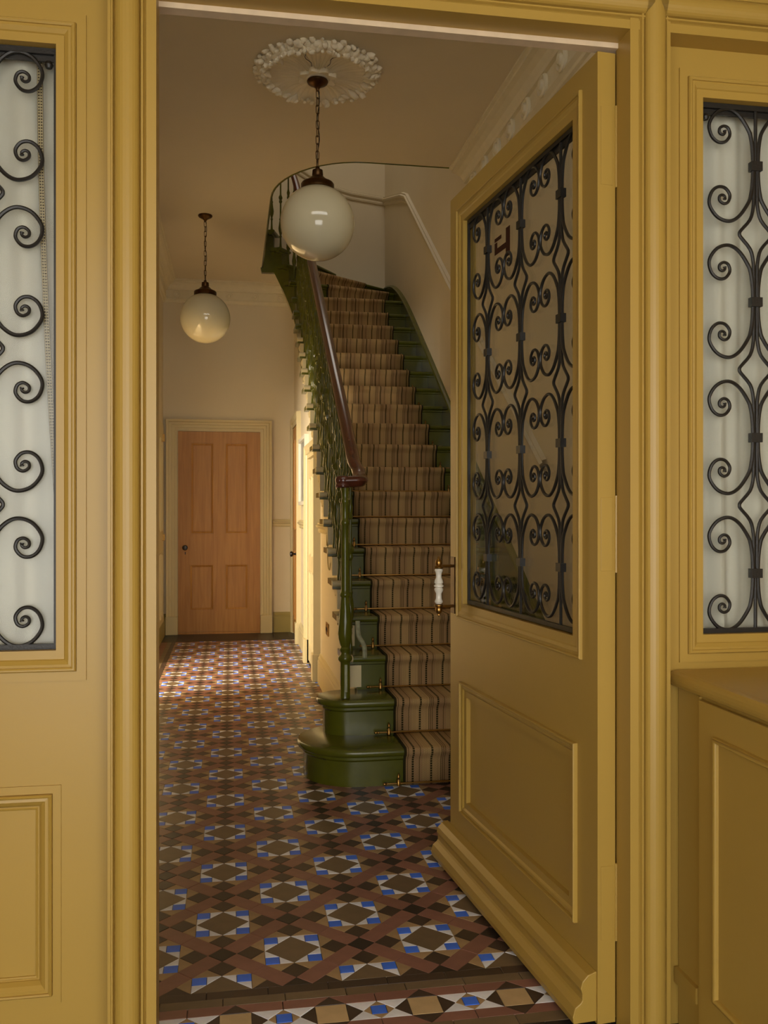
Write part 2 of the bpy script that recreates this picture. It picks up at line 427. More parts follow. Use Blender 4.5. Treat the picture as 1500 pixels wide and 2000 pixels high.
# porch round the camera; unseen ceiling and side walls are shaped to channel daylight
pf = MB(); pf.box(-3.2, 3.4, -2.2, YP+.05, -.06, -.012)
struct(pf.build('floor_porch', 'blackstone'), 'dark stone paving of the porch in front of the screen', 'floor')
pr = MB(); pr.box(-3.2, 3.4, -1.6, YI, 2.46, 2.56)
struct(pr.build('ceiling_porch_shade', 'porch'), 'unseen porch ceiling set low to shade the top of the screen', 'ceiling')
struct(MB().box(-1.35, -1.25, -.35, YP, 0, 3.0).build('wall_porch_left_shade', 'porch'), 'unseen porch side wall added to hold back daylight beside the panelled sidelight', 'wall')
struct(MB().box(1.70, 1.80, -1.6, YP, 0, 3.0).build('wall_porch_right_shade', 'porch'), 'unseen porch side wall behind the cabinet, lengthened to narrow the daylight', 'wall')

# ------------------------------------------------------------------ cabinet in the porch
cab = empty('porch_cabinet', (1.02, 1.945, 0)); tag(cab, 'mustard painted cabinet with bead panel under the grille sidelight', 'cabinet')
cmap = lambda a, b, h: (-h, -a, b)         # a runs from the screen towards the street, h stands out of the cabinet side
m = MB(); m.box(0, .66, -.098, 0, 0, .787).box(0, .66, -1.2, -.098, .07, .787); bevel(m.build('body', 'gold', cab), .002)
edge = [(.66, .785), (0, .785)]+[(-.012-.013*sin(PI*i/8), .803-.018*cos(PI*i/8)) for i in range(9)]+[(0, .822), (.66, .822)]
m = MB(); m.prism(edge, -1.25, -.004, lambda a, b, h: (a, h, b)); m.build('cabinet_top', 'gold', cab)
m = MB(); m.box(-.012, 0, -1.15, -.113, .02, .775); bevel(m.build('door', 'gold', cab), .0025)
dr = cab.children[-1]
m = MB(); m.ring((.182, 1.08, .148, .712), [(0, .012), (.001, .016)]+[(.007-.006*cos(PI*i/6), .0165+.006*sin(PI*i/6)) for i in range(7)]+[(.013, .016), (.014, .012)], cmap, True)
m.build('bead_frame', 'gold', dr)
m = MB(); m.box(-.006, 0, -.106, -.101, 0, .78); m.build('stile_bead', 'gold', cab)
m = MB(); m.box(-.010, .0, -.098, 0, .10, .135); m.build('skirting_block', 'gold', cab)

# ------------------------------------------------------------------ front door leaf, hinged on the right post, opened inwards
LW, LH, TH = 1.034, 2.245, .045
door = empty('door_1', (.830, 1.962, 0), math.radians(95.2))
struct(door, 'open mustard front door with a scrolled iron grille over a fielded panel', 'door')
dm = lambda a, b, h: (a, h, b)
gx0, gx1, gz0, gz1 = .125, .909, .885, 2.140
px0, px1, pz0, pz1 = .145, .878, .243, .585
m = MB()
m.box(0, gx0, -TH, 0, .008, LH).box(gx1, LW, -TH, 0, .008, LH).box(gx0, gx1, -TH, 0, gz1, LH).box(gx0, gx1, -TH, 0, pz1, gz0)
m.box(gx0, gx1, -TH, 0, .008, pz0).box(gx0, px0, -TH, 0, pz0, pz1).box(px1, gx1, -TH, 0, pz0, pz1)
m.build('leaf_frame', 'gold', door)
MB().box(px0, px1, -.030, -.014, pz0, pz1).build('lower_panel', 'gold', door)
m = MB(); m.ring((gx0-.050, gx1+.050, gz0-.050, gz1+.050), [(0, 0), (.0005, .0065), (.002, .0085), (.0055, .0085), (.007, .0065), (.0075, .0035), (.010, .0035), (.016, .0045), (.024, .0025), (.032, -.003), (.036, -.0055), (.037, -.009), (.0395, -.0095), (.041, -.0075), (.0445, -.0075), (.046, -.010), (.0465, -.014), (.050, -.0145), (.050, -.034)], dm)
m.build('glazing_moulding', 'gold', door)
m = MB(); m.ring((px0-.045, px1+.045, pz0-.045, pz1+.045), [(0, 0), (.0005, .009), (.002, .0115), (.006, .0115), (.0075, .009), (.008, .0025), (.010, .0025), (.014, .0055), (.020, .0045), (.028, -.002), (.033, -.0075), (.034, -.0115), (.0365, -.012), (.0375, -.0075), (.0395, -.0055), (.042, -.0055), (.044, -.0075), (.0445, -.0145), (.047, -.0145)], dm)
m.build('panel_moulding', 'gold', door)
MB().box(gx0-.003, gx1+.003, -.030, -.026, gz0-.003, gz1+.003).build('pane', 'glass', door)
ctr = (gx0+gx1)/2
grille(door, [ctr-.290, ctr-.036, ctr+.218], -.018, gz1-.008, gz0+.008, (gx0+.006, gx1-.006), lambda a, b, h: (a, b, h), [1.045, 1.362, 1.679, 1.996], 1.03)
MB().box(gx0, gx1, -.0245, -.0195, gz1-.03, gz1).build('head_bar', 'iron', door)
# weather bar
wb = [(0, .014), (.058, .014), (.060, .030), (.054, .050), (.040, .060), (.036, .066), (.036, .080), (.040, .092), (.036, .108), (.022, .122), (0, .128)]
m = MB(); m.prism(wb, .004, LW+.03, lambda a, b, h: (h, a, b)); bevel(m.build('weather_bar', 'gold', door), .002)
# painted-over hinges on the edge that faces the street
for z0, z1 in ((1.94, 2.12), (1.05, 1.22), (.20, .37)):
    m = MB(); m.box(-.0013, 0, -.038, -.008, z0, z1); hh = m.build('hinge', 'gold', door); bevel(hh, .001)
    MB().tube([(0, -TH-.002, z0-.004), (0, -TH-.002, z1+.004)], .0035, 8).build('knuckle', 'gold', hh)
# porcelain pull with brass caps
hx = LW-.030
hd = MB(); hd.lathe([(.006, .876), (.0125, .880), (.0145, .885), (.010, .896), (.0095, .912), (.0145, .922), (.0155, .928), (.0115, .932), (.0165, .936), (.0165, .940), (.0115, .944), (.0155, .948), (.0145, .955), (.0095, .966), (.010, .980), (.0145, .990), (.0125, .995), (.006, .997)], 16, (hx, .052, 0))
hdl = hd.build('pull_handle', 'porcelain', door); tag(hdl, 'white porcelain pull handle with brass caps')
for zz, sg in ((.998, 1), (.875, -1)):
    c = MB(); c.lathe([(.0, 0), (.015, 0), (.016, .004*sg), (.009, .009*sg), (.012, .016*sg), (.010, .026*sg), (.004, .031*sg), (.005, .036*sg), (0, .041*sg)], 14, (hx, .052, zz))
    c.tube([(hx, .052, zz+.006*sg), (hx, .0, zz+.006*sg)], .005, 8)
    c.build('handle_cap', 'brass', hdl)
MB().box(LW, LW+.004, -.034, -.008, .84, 1.05).build('lock_plate', 'oldbrass', door)
MB().box(LW-.05, LW-.012, .0, .004, .845, 1.035).build('back_plate', 'oldbrass', door)
# dark red strokes on the pane
nm = MB(); NX, NZ, NS = .607, 1.997, .001
def nb(a0, a1, b0, b1): nm.box(NX+a0, NX+a1, -.0257, -.0250, NZ+b0, NZ+b1)
nb(-.030, .0, -.058, .028); nb(.0, .088, -.030, -.013); nb(.068, .088, -.013, .006); nb(.036, .088, .009, .020)
num = nm.build('glass_mark', 'pane_mark', door); tag(num, 'dark red strokes on the door glass')

# ------------------------------------------------------------------ hall shell
wl = MB()
DY0, DY1 = 5.75, 7.15                       # doorway to the side room
wl.box(XL-.12, XL, YI-.1, DY0, 0, ZC).box(XL-.12, XL, DY1, YB+.1, 0, ZC).box(XL-.12, XL, DY0, DY1, 2.05, ZC)
wall_left = wl.build('wall_left', 'cream'); struct(wall_left, 'cream painted wall on the open side of the hall', 'wall')
sr = MB(); sr.box(-2.75, -2.65, 3.2, 7.4, 0, 3).box(-2.75, XL-.12, 3.1, 3.2, 0, 3).box(-2.75, XL-.12, 7.4, 7.5, 0, 3).box(-2.75, XL-.12, 3.1, 7.5, 3, 3.1).box(-2.75, XL-.12, 3.1, 7.5, -.1, 0)
struct(sr.build('wall_side_room', 'cream'), 'cream painted room opening off the hall', 'wall')
lc = MB(); lc.casing(DY0, DY1, 0, 2.05, [(0, 0), (0, .018), (.05, .018), (.055, .026), (.10, .03), (.11, 0)], lambda a, b, h: (XL+h, a, b))
lc.build('doorway_casing', 'trimcream', wall_left)

wall_back = MB().box(XL-.12, .75, YB, YB+.12, 0, ZC+.2).build('wall_back', 'cream'); struct(wall_back, 'cream wall at the end of the hall around the stripped door', 'wall')
wr = MB().box(XR, XR+.12, YI-.1, YSB+.1, 0, 6.4)
wall_right = wr.build('wall_right', 'stairwall'); struct(wall_right, 'pale wall rising beside the staircase', 'wall')
wsb = MB().box(-1.6, XR+.1, YSB, YSB+.12, 2.4, 6.4)
wall_stair_back = wsb.build('wall_stair_back', 'stairwall'); struct(wall_stair_back, 'pale wall behind the turn of the stairs', 'wall')
up = MB(); up.box(-1.7, -1.6, 4.6, YSB+.1, ZC+.29, 6.4).box(-1.7, XR+.1, 4.5, 4.6, ZC+.29, 6.4).box(-1.7, XR+.1, 4.5, YSB+.1, 6.3, 6.4).box(-1.6, XL-.1, 4.6, YSB, ZC, ZC+.3)
struct(up.build('wall_landing', 'stairwall'), 'walls of the upper landing around the stairwell', 'wall')

# ceiling with the rounded stairwell opening
op = [(XR, 5.70), (.86, 5.70)]
for i in range(1, 13):
    a = PI/2*i/12; op.append((.86-.58*sin(a), 6.45-.75*cos(a)))
op += [(.28, 8.36)]
poly = [(XL-.1, YI-.1), (XR+.05, YI-.1)]+[(XR+.05, 5.70)]+op[1:]+[(.70, 8.36), (.70, YB+.05), (XL-.1, YB+.05)]
cl = MB(); cl.prism(poly, ZC, ZC+.29)
ceiling = cl.build('ceiling', 'ceiling'); struct(ceiling, 'warm cream ceiling with a rounded opening for the stairs', 'ceiling')
MB().tube([(x, y+.004, ZC+.004) for x, y in op], .009, 8).build('opening_bead', 'green', ceiling)

# spandrel wall under the stairs: polygon in (y, z)
nz = lambda y: R_+(y-(Y0-.025))/G_*R_            # height of the nosing line
sp = [(4.12, 0), (YB, 0), (YB, 3.2), (8.3, 3.0)]+[(8.05, nz(8.05)-.24), (4.3, nz(4.3)-.24), (4.12, .30)]
sm = MB(); sm.prism(sp, XS, XS+.04, lambda a, b, h: (h, a, b))
wall_sp = sm.build('wall_stair', 'cream'); struct(wall_sp, 'cream wall under the open side of the staircase', 'wall')

# cornices with paterae
def cornice_prof(): return [(0, 0), (.125, 0), (.125, -.012), (.112, -.016), (.112, -.03), (.09, -.036), (.066, -.05), (.05, -.072), (.046, -.088), (.03, -.09), (.028, -.165), (.034, -.168), (.034, -.178), (.018, -.19), (.012, -.2), (0, -.205)]
c1 = MB(); c1.prism([(YB-a, ZC+b) for a, b in cornice_prof()], XL, .60, lambda y, z, x: (x, y, z))
t1 = c1.build('trim_1', 'plaster'); struct(t1, 'plaster cornice with round bosses along the end wall', 'cornice')
pat = MB(); pat.lathe([(.036, 0), (.036, .006), (.030, .009), (.026, .006), (.018, .006), (.014, .012), (.006, .014), (0, .014)], 18)
pm = pat.mesh('boss', 'plaster')
for i in range(5):
    o = link('boss', pm, t1); o.location = (XL+.13+.25*i, YB-.028, ZC-.128); o.rotation_euler = (PI/2, 0, 0)
c2 = MB(); c2.prism([(XR-a*1.25, ZC+b*1.1) for a, b in cornice_prof()], YI, 5.70, lambda x, z, y: (x, y, z))
t2 = c2.build('trim_2', 'plaster'); struct(t2, 'plaster cornice with round bosses along the stair side wall', 'cornice')
for i in range(14):
    o = link('boss', pm, t2); o.location = (XR-.036, YI+.12+.258*i, ZC-.141); o.rotation_euler = (0, -PI/2, 0); o.scale = (1.6, 1.6, 2.2)
c3 = MB(); c3.prism([(XL+a, ZC+b) for a, b in cornice_prof()], YI, YB, lambda x, z, y: (x, y, z))
struct(c3.build('trim_3', 'plaster'), 'plaster cornice along the open side wall of the hall', 'cornice')

# skirtings and dado rails
SK = [(0, 0), (.022, 0), (.022, .15), (.018, .158), (.018, .17), (.008, .185), (.005, .198), (0, .20)]
def skirt(name, m, pts, label):                   # pts: list of (kind, fixed, a, b)
    b = MB()
    for ax, fix, sg, a0, a1 in pts:
        if ax == 'y': b.prism([(fix+sg*a, z) for a, z in SK], a0, a1, lambda x, z, y: (x, y, z))
        else: b.prism([(fix+sg*a, z) for a, z in SK], a0, a1, lambda y, z, x: (x, y, z))
    o = b.build(name, m); struct(o, label, 'skirting board'); return o
skirt('baseboard_back', 'olivetrim', [('x', YB, -1, XL, -.61), ('x', YB, -1, .405, XS)], 'olive skirting board on the end wall')
skirt('baseboard_left', 'olivetrim', [('y', XL, 1, YI, DY0-.11), ('y', XL, 1, DY1+.11, YB)], 'olive skirting board on the open side wall')
skirt('baseboard_stair', 'trimcream', [('y', XS, -1, 4.22, 6.28), ('y', XS, -1, 7.16, 8.08)], 'cream skirting board under the staircase')
DR = [(0, -.035), (.012, -.033), (.018, -.02), (.014, -.006), (.03, .006), (.034, .018), (.02, .026), (.022, .036), (0, .04)]
b = MB(); b.prism([(YB-a, 1.075+z) for a, z in DR], .40, XS, lambda y, z, x: (x, y, z))
b.prism([(XS-a, 1.075+z) for a, z in DR], 5.3, 6.30, lambda x, z, y: (x, y, z)); b.prism([(XS-a, 1.075+z) for a, z in DR], 7.15, 8.08, lambda x, z, y: (x, y, z))
struct(b.build('trim_4', 'trimcream'), 'cream dado rail on the end wall and under the stairs', 'dado rail')
b = MB()
path = [(4.3, 1.40), (6.30, 2.82), (7.88, 3.97), (8.1, 4.06), (YSB, 4.36)]
DR2 = [(0, -.045), (.014, -.042), (.02, -.028), (.015, -.01), (.034, .006), (.038, .022), (.022, .032), (.024, .044), (0, .05)]
for (y0, z0), (y1, z1) in zip(path[:-1], path[1:]):
    vs = [(XR-a, y0, z0+z) for a, z in DR2]+[(XR-a, y1, z1+z) for a, z in DR2]; n = len(DR2)
    b.add(vs, [(i, i+1, n+i+1, n+i) for i in range(n-1)])
path = [(XR, 4.36), (1.2, 4.40), (.95, 4.46), (.2, 4.90), (-1.6, 5.9)]
for (x0, z0), (x1, z1) in zip(path[:-1], path[1:]):
    vs = [(x0, YSB-a, z0+z) for a, z in DR2]+[(x1, YSB-a, z1+z) for a, z in DR2]; n = len(DR2)
    b.add(vs, [(i, i+1, n+i+1, n+i) for i in range(n-1)])
struct(b.build('trim_5', 'stairwall'), 'pale dado rail following the pitch of the stairs', 'dado rail')

# ------------------------------------------------------------------ far door
def panel_door(name, m, w, h, t, mapf, panels, label):
    d = MB(); xs = sorted({0, w}|{p[0] for p in panels}|{p[1] for p in panels}); zs = sorted({0, h}|{p[2] for p in panels}|{p[3] for p in panels})
    vs = []
    for i in range(len(xs)-1):
        for j in range(len(zs)-1):
            cx, cz = (xs[i]+xs[i+1])/2, (zs[j]+zs[j+1])/2
            rec = any(p[0] < cx < p[1] and p[2] < cz < p[3] for p in panels)
            d.prism([(xs[i], zs[j]), (xs[i+1], zs[j]), (xs[i+1], zs[j+1]), (xs[i], zs[j+1])], -t, -.012 if rec else 0, mapf)
    o = d.build(name, m); struct(o, label, 'door')
    for p in panels:
        MB().ring(p, [(-.004, 0), (-.002, .004), (.004, .004), (.012, -.002), (.018, -.004), (.02, -.012)], mapf).build('panel_moulding', m, o)
    return o
bx0, bw = -.507, .787
d2 = panel_door('door_2', 'doorwood', bw, 1.945, .04, lambda a, b, h: (bx0+a, YB-.03-h, .022+b), [(.125, .335, .955, 1.83), (.455, .665, .955, 1.83), (.115, .335, .215, .65), (.455, .665, .215, .65)], 'stripped pine four panel door at the end of the hall')
k = MB(); k.lathe([(.018, 0), (.018, .006), (.009, .01), (.009, .03), (.022, .038), (.026, .05), (.02, .062), (0, .066)], 16); o = k.build('knob', 'blackknob', d2); o.location = (bx0+.068, YB-.03, .842); o.rotation_euler = (PI/2, 0, 0)
MB().box(bx0+.064, bx0+.072, YB-.034, YB-.029, .775, .80).build('keyhole_plate', 'blackknob', d2)
cs = MB(); cs.casing(bx0, bx0+bw, 0, 1.97, [(0, -.02), (0, .02), (.03, .02), (.033, .026), (.06, .026), (.064, .034), (.085, .036), (.09, .05), (.112, .055), (.116, 0)], lambda a, b, h: (a, YB-h, b))
t6 = cs.build('trim_6', 'trimcream'); struct(t6, 'stepped cream casing around the stripped pine door', 'door casing')
for a in (bx0-.118, bx0+bw+.002): bevel(MB().box(a, a+.116, YB-.064, YB, 0, .175).build('plinth_block', 'trimcream', t6), .004)
MB().box(bx0, bx0+bw, YB-.03, YB+.02, 0, .02).build('door_sill', 'doorwood', t6)

# doors in the wall under the stairs
d3 = panel_door('door_3', 'trimcream', .66, 1.55, .03, lambda a, b, h: (XS-.02-h, 7.06-a, .03+b), [(.1, .29, .12, .7), (.37, .56, .12, .7), (.1, .29, .82, 1.42), (.37, .56, .82, 1.42)], 'low cream cupboard door under the stairs')
MB().box(XS-.012, XS+.0, 6.385, 6.398, .02, 1.60).build('door_edge', 'redgap', d3)
cs = MB(); cs.casing(6.395, 7.065, 0, 1.60, [(0, 0), (0, .03), (.03, .03), (.034, .038), (.07, .04), (.1, .05), (.104, 0)], lambda a, b, h: (XS-h, a, b))
t7 = cs.build('trim_7', 'trimcream'); struct(t7, 'cream casing of the low cupboard under the stairs', 'door casing')
for a in (6.287, 7.065): bevel(MB().box(XS-.058, XS, a, a+.108, 0, .19).build('plinth_block', 'trimcream', t7), .004)
d4 = panel_door('door_4', 'doorwood', .66, 1.97, .03, lambda a, b, h: (XS-.02-h, 8.86-a, .02+b), [(.1, .29, .15, .8), (.37, .56, .15, .8), (.1, .29, 1.0, 1.85), (.37, .56, 1.0, 1.85)], 'stripped wooden door in the side wall by the end of the hall')
k = MB(); k.lathe([(.018, 0), (.018, .006), (.009, .01), (.009, .03), (.022, .038), (.026, .05), (.02, .062), (0, .066)], 16); o = k.build('knob', 'blackknob', d4); o.location = (XS-.02, 8.32, .8); o.rotation_euler = (0, -PI/2, 0)
cs = MB(); cs.casing(8.195, 8.865, 0, 2.0, [(0, 0), (0, .025), (.04, .025), (.045, .035), (.09, .04), (.094, 0)], lambda a, b, h: (XS-h, a, b))
t8 = cs.build('trim_8', 'trimcream'); struct(t8, 'cream casing of the side door by the end of the hall', 'door casing')
bevel(MB().box(XS-.05, XS, 8.10, 8.198, 0, .19).build('plinth_block', 'trimcream', t8), .004)
# door on the open side with brass furniture
d5 = panel_door('door_5', 'trimcream', .8, 2.0, .03, lambda a, b, h: (XL+.02+h, 7.95+a, .01+b), [(.12, .36, .2, .8), (.44, .68, .2, .8), (.12, .36, 1.0, 1.85), (.44, .68, 1.0, 1.85)], 'cream door with brass furniture in the open side wall')
for z0, z1 in ((1.84, 1.91), (.92, .98)): bevel(MB().box(XL+.0, XL+.04, 8.60, 8.63, z0, z1).build('brass_plate', 'brass', d5), .003)

# ------------------------------------------------------------------ floor and its tiles
fl = MB(); fl.box(XL-.1, XR+.1, YP-.04, YSB, -.08, -.0025)
floor = fl.build('floor', 'grout'); struct(floor, 'geometric encaustic tiled hall floor with blue and white stars', 'floor')
TX, TY, A = -.0235, 2.456, .075
CY, SY = cos(YAW), sin(YAW)
def proj(x, y, z=0):
    d = x*SY+y*CY; r = x*CY-y*SY
    return (750+FPX*r/d, 1000+FPX*(EYE-z)/d, d)
tiles = []                                   # (kind name, material, polygon)
def clip(poly, ax, lim, keep_less):
    out = []; n = len(poly)
    for i in range(n):
        p, q = poly[i], poly[(i+1) % n]
        ip = (p[ax] <= lim+1e-9) if keep_less else (p[ax] >= lim-1e-9); iq = (q[ax] <= lim+1e-9) if keep_less else (q[ax] >= lim-1e-9)
        if ip: out.append(p)
        if ip != iq:
            t = (lim-p[ax])/(q[ax]-p[ax]); out.append((p[0]+(q[0]-p[0])*t, p[1]+(q[1]-p[1])*t))
    return out
def parea(p): return .5*abs(sum(p[i][0]*p[(i+1) % len(p)][1]-p[(i+1) % len(p)][0]*p[i][1] for i in range(len(p))))
FX0, FY0, FX1, FY1 = -.50, TY-.1875, 1.50, 8.42
def T_(kind, m, poly, field=True):
    if field:
        poly = clip(clip(clip(clip(poly, 0, FX0, False), 0, FX1, True), 1, FY0, False), 1, FY1, True)
        if len(poly) < 3 or parea(poly) < 2e-5: return
        if min(p[0] for p in poly) > XS-.02 and min(p[1] for p in poly) > 4.0: return
        if max(p[0] for p in poly) > XS-.02 and min(p[1] for p in poly) > 4.25:
            poly = clip(poly, 0, XS-.02, True)
            if len(poly) < 3 or parea(poly) < 2e-5: return
    tiles.append((kind, m, poly))
H = .1875
for i in range(-5, 11):
    for j in range(-3, 36):
        cx, cy = TX+H*i, TY+H*j
        rot = lambda q: [(cx+a, cy+b) for a, b in q]
        if (i+j) % 2 == 0:
            T_('black_square_tile', 'black', rot([(A/2, 0), (0, A/2), (-A/2, 0), (0, -A/2)]))
            # strips to the north-east and north-west crossings, two tiles each
            for sx in (1, -1):
                for k in range(2):
                    a0 = A/4+(H-A/2)*k/2; a1 = A/4+(H-A/2)*(k+1)/2
                    q = [(sx*(a0+A/4), a0-A/4), (sx*(a1+A/4), a1-A/4), (sx*(a1-A/4), a1+A/4), (sx*(a0-A/4), a0+A/4)]
                    q = [(p[0], p[1]) for p in q]
                    off = A/4
                    q = [(p[0]+sx*off*0, p[1]) for p in q]
                    T_('red_strip_tile', 'red', rot([(x+sx*0, y) for x, y in q]))
        else:
            T_('brown_square_tile', 'brown', rot([(A, 0), (0, A), (-A, 0), (0, -A)]))
            for r in range(4):
                ca, sa = [(1, 0), (0, 1), (-1, 0), (0, -1)][r]
                q4 = lambda q: rot([(a*ca-b*sa, a*sa+b*ca) for a, b in q])
                T_('blue_square_tile', 'blue', q4([(A/2, A/2), (A, A/2), (A, A), (A/2, A)]))
                T_('white_triangle_tile', 'white', q4([(A/2, A/2), (A/2, A), (0, A)]))
                T_('white_triangle_tile', 'white', q4([(A/2, A/2), (A, 0), (A, A/2)]))
                T_('black_square_tile', 'darkbrown', q4([(A, 0), (1.5*A, A/2), (2*A, 0), (1.5*A, -A/2)]))
                T_('tan_triangle_tile', 'tan', q4([(A, 0), (A, A), (1.5*A, A/2)]))
                T_('tan_triangle_tile', 'tan', q4([(A, 0), (1.5*A, -A/2), (A, -A)]))
# the border by the threshold
y1 = FY0; rnd = random.Random(3)
def strip(kind, m, ya, yb, x0, x1, L, off):
    x = x0-off
    while x < x1:
        p = [(max(x, x0), ya), (min(x+L, x1), ya), (min(x+L, x1), yb), (max(x, x0), yb)]
        if p[1][0]-p[0][0] > .004: T_(kind, m, p, False)
        x += L
strip('dark_border_tile', 'darkbrown', y1-.035, y1, -.6, 1.5, .15, .06)
strip('brown_border_tile', 'brown', y1-.07, y1-.035, -.6, 1.5, .15, .02)
yb = y1-.07-A
for n in range(-3, 8):
    bx = .010+.225*n
    q = lambda p: [(bx+a, yb+b) for a, b in p]
    h = A/2
    T_('buff_square_tile', 'buff', q([(-h, -h), (h, -h), (h, h), (-h, h)]), False)
    for s in (1, -1):
        T_('dark_triangle_tile', 'darkbrown', q([(-h, s*h), (h, s*h), (0, s*2*h)]), False)
        T_('dark_triangle_tile', 'darkbrown', q([(s*h, -h), (s*h, h), (s*2*h, 0)]), False)
    bc = lambda p: [(bx+.1125+a, yb+b) for a, b in p]
    T_('blue_square_tile', 'blue', bc([(-h/2, -h/2), (h/2, -h/2), (h/2, h/2), (-h/2, h/2)]), False)
    for r in range(4):
        ca, sa = [(1, 0), (0, 1), (-1, 0), (0, -1)][r]
        T_('tan_triangle_tile', 'tan', bc([(a*ca-b*sa, a*sa+b*ca) for a, b in [(h/2, -h/2), (h, 0), (h/2, h/2)]]), False)
    for s in (1, -1):
        for u in (1, -1):
            T_('white_triangle_tile', 'white', bc([(u*2*h, s*h), (0, s*h), (u*h, 0)]), False)
        T_('red_border_tile', 'red', bc([(-1.5*A, s*2*h), (0, s*2*h), (0, s*h), (-2*h, s*h)]), False)
        T_('red_border_tile', 'red', bc([(0, s*2*h), (1.5*A, s*2*h), (2*h, s*h), (0, s*h)]), False)
strip('brown_border_tile', 'brown', yb-A-.04, yb-A, -.6, 1.5, .15, .09)
strip('black_border_tile', 'blackstone', YP-.03, yb-A-.04, -.6, 1.5, .15, .03)
# side border and the dark strip before the far door
y = FY0
while y < 8.42:
    for xa, xb, m in ((FX0-.035, FX0, 'darkbrown'), (FX0-.07, FX0-.035, 'brown'), (XL, FX0-.07, 'red')):
        T_('side_border_tile', m, [(xa, y), (xb, y), (xb, min(y+.15, 8.42)), (xa, min(y+.15, 8.42))], False)
    y += .15
for i in range(9):
    T_('dark_border_tile', 'blackstone', [(XL+.15*i, 8.42), (min(XL+.15*i+.15, XS), 8.42), (min(XL+.15*i+.15, XS), YB), (XL+.15*i, YB)], False)

def tile_mesh(mb, poly, dz=0, cx=0, cy=0):
    g = .0008; n = len(poly)
    ax = sum(p[0] for p in poly)/n; ay = sum(p[1] for p in poly)/n
    def ins(p, w):
        dx, dy = p[0]-ax, p[1]-ay; L = math.hypot(dx, dy); return (ax+dx*(1-w/L), ay+dy*(1-w/L))
    lo = [ins(p, g*1.3) for p in poly]; hi = [ins(p, g*2.4) for p in poly]
    vs = [(p[0]-cx, p[1]-cy, -.006) for p in lo]+[(p[0]-cx, p[1]-cy, dz-.0008) for p in lo]+[(p[0]-cx, p[1]-cy, dz) for p in hi]
    fs = [(i, (i+1) % n, n+(i+1) % n, n+i) for i in range(n)]+[(n+i, n+(i+1) % n, 2*n+(i+1) % n, 2*n+i) for i in range(n)]+[list(range(2*n, 3*n))]
    mb.add(vs, fs)
scored = []
for kind, m, poly in tiles:
    n = len(poly); ax = sum(p[0] for p in poly)/n; ay = sum(p[1] for p in poly)/n
    pts = [proj(*p) for p in poly]; u, v, d = proj(ax, ay)
    w = max(p[0] for p in pts)-min(p[0] for p in pts); hgt = max(p[1] for p in pts)-min(p[1] for p in pts)
    vis = 305 < u < 1130 and v < 2005
    if u > 862+(v-1672)*.85 and v > 1540: vis = False                     # behind the open leaf
    if v < 1540 and u > 592 and ax > .3 and ay > 3.8: vis = False
    sc = math.sqrt(max(w*hgt, 0)) if vis else 0
    scored.append((sc, kind, m, poly, ax, ay))
scored.sort(key=lambda t: -t[0])
count = {}; rest = {}; cache = {}
for sc, kind, m, poly, ax, ay in scored:
    mm = m if m == 'blackstone' else 'tile_'+m
    if sc >= 9.5 and count.get(kind, 0) < 300:
        count[kind] = count.get(kind, 0)+1
        key = (mm, tuple((round(p[0]-ax, 4), round(p[1]-ay, 4)) for p in poly))
        if key not in cache:
            b = MB(); tile_mesh(b, poly, 0, ax, ay); cache[key] = b.mesh(kind, mm)
        o = link(kind, cache[key], floor); o.location = (ax, ay, rnd.uniform(-.0003, .0003)); o.rotation_euler = (rnd.gauss(0, .002), rnd.gauss(0, .002), 0)
    else:
        tile_mesh(rest.setdefault(mm, MB()), poly, rnd.uniform(-.0002, .0002))
for mm, b in rest.items(): tag(b.build('distant_tiles', mm, floor), kind='stuff')

# ------------------------------------------------------------------ staircase
CX, CYc, RR = .32, 8.05, .28
K1 = (CYc-Y0)/G_; K2 = K1+5
def S_(k):
    "plan point and walking direction of the string for stair parameter k (riser number)"
    if k <= K1: return Vector((XS-.015, Y0+k*G_)), Vector((0, 1))
    if k <= K2:
        a = (k-K1)/5*PI/2; return Vector((CX+RR*cos(a), CYc+RR*sin(a))), Vector((-sin(a), cos(a)))
    return Vector((CX-(k-K2)*G_, CYc+RR)), Vector((-1, 0))
def line(k):
    "riser line k: inner point, outward direction, walking normal"
    a = 0 if k <= 18 else min((k-18)*18.2, 90); a = math.radians(a)
    p, t = S_(k); return p, Vector((cos(a), sin(a))), Vector((-sin(a), cos(a)))
XO, YO = 1.527, YSB-.02
def outer(p, d):
    t = 9
    if d.x > 1e-6: t = min(t, (XO-p.x)/d.x)
    if d.y > 1e-6: t = min(t, (YO-p.y)/d.y)
    return p+d*t
stairs = empty('staircase', (0, 0, 0)); tag(stairs, 'green painted staircase with iron balusters and mahogany handrail', 'staircase')
def nosing_edge(poly_front, k): pass
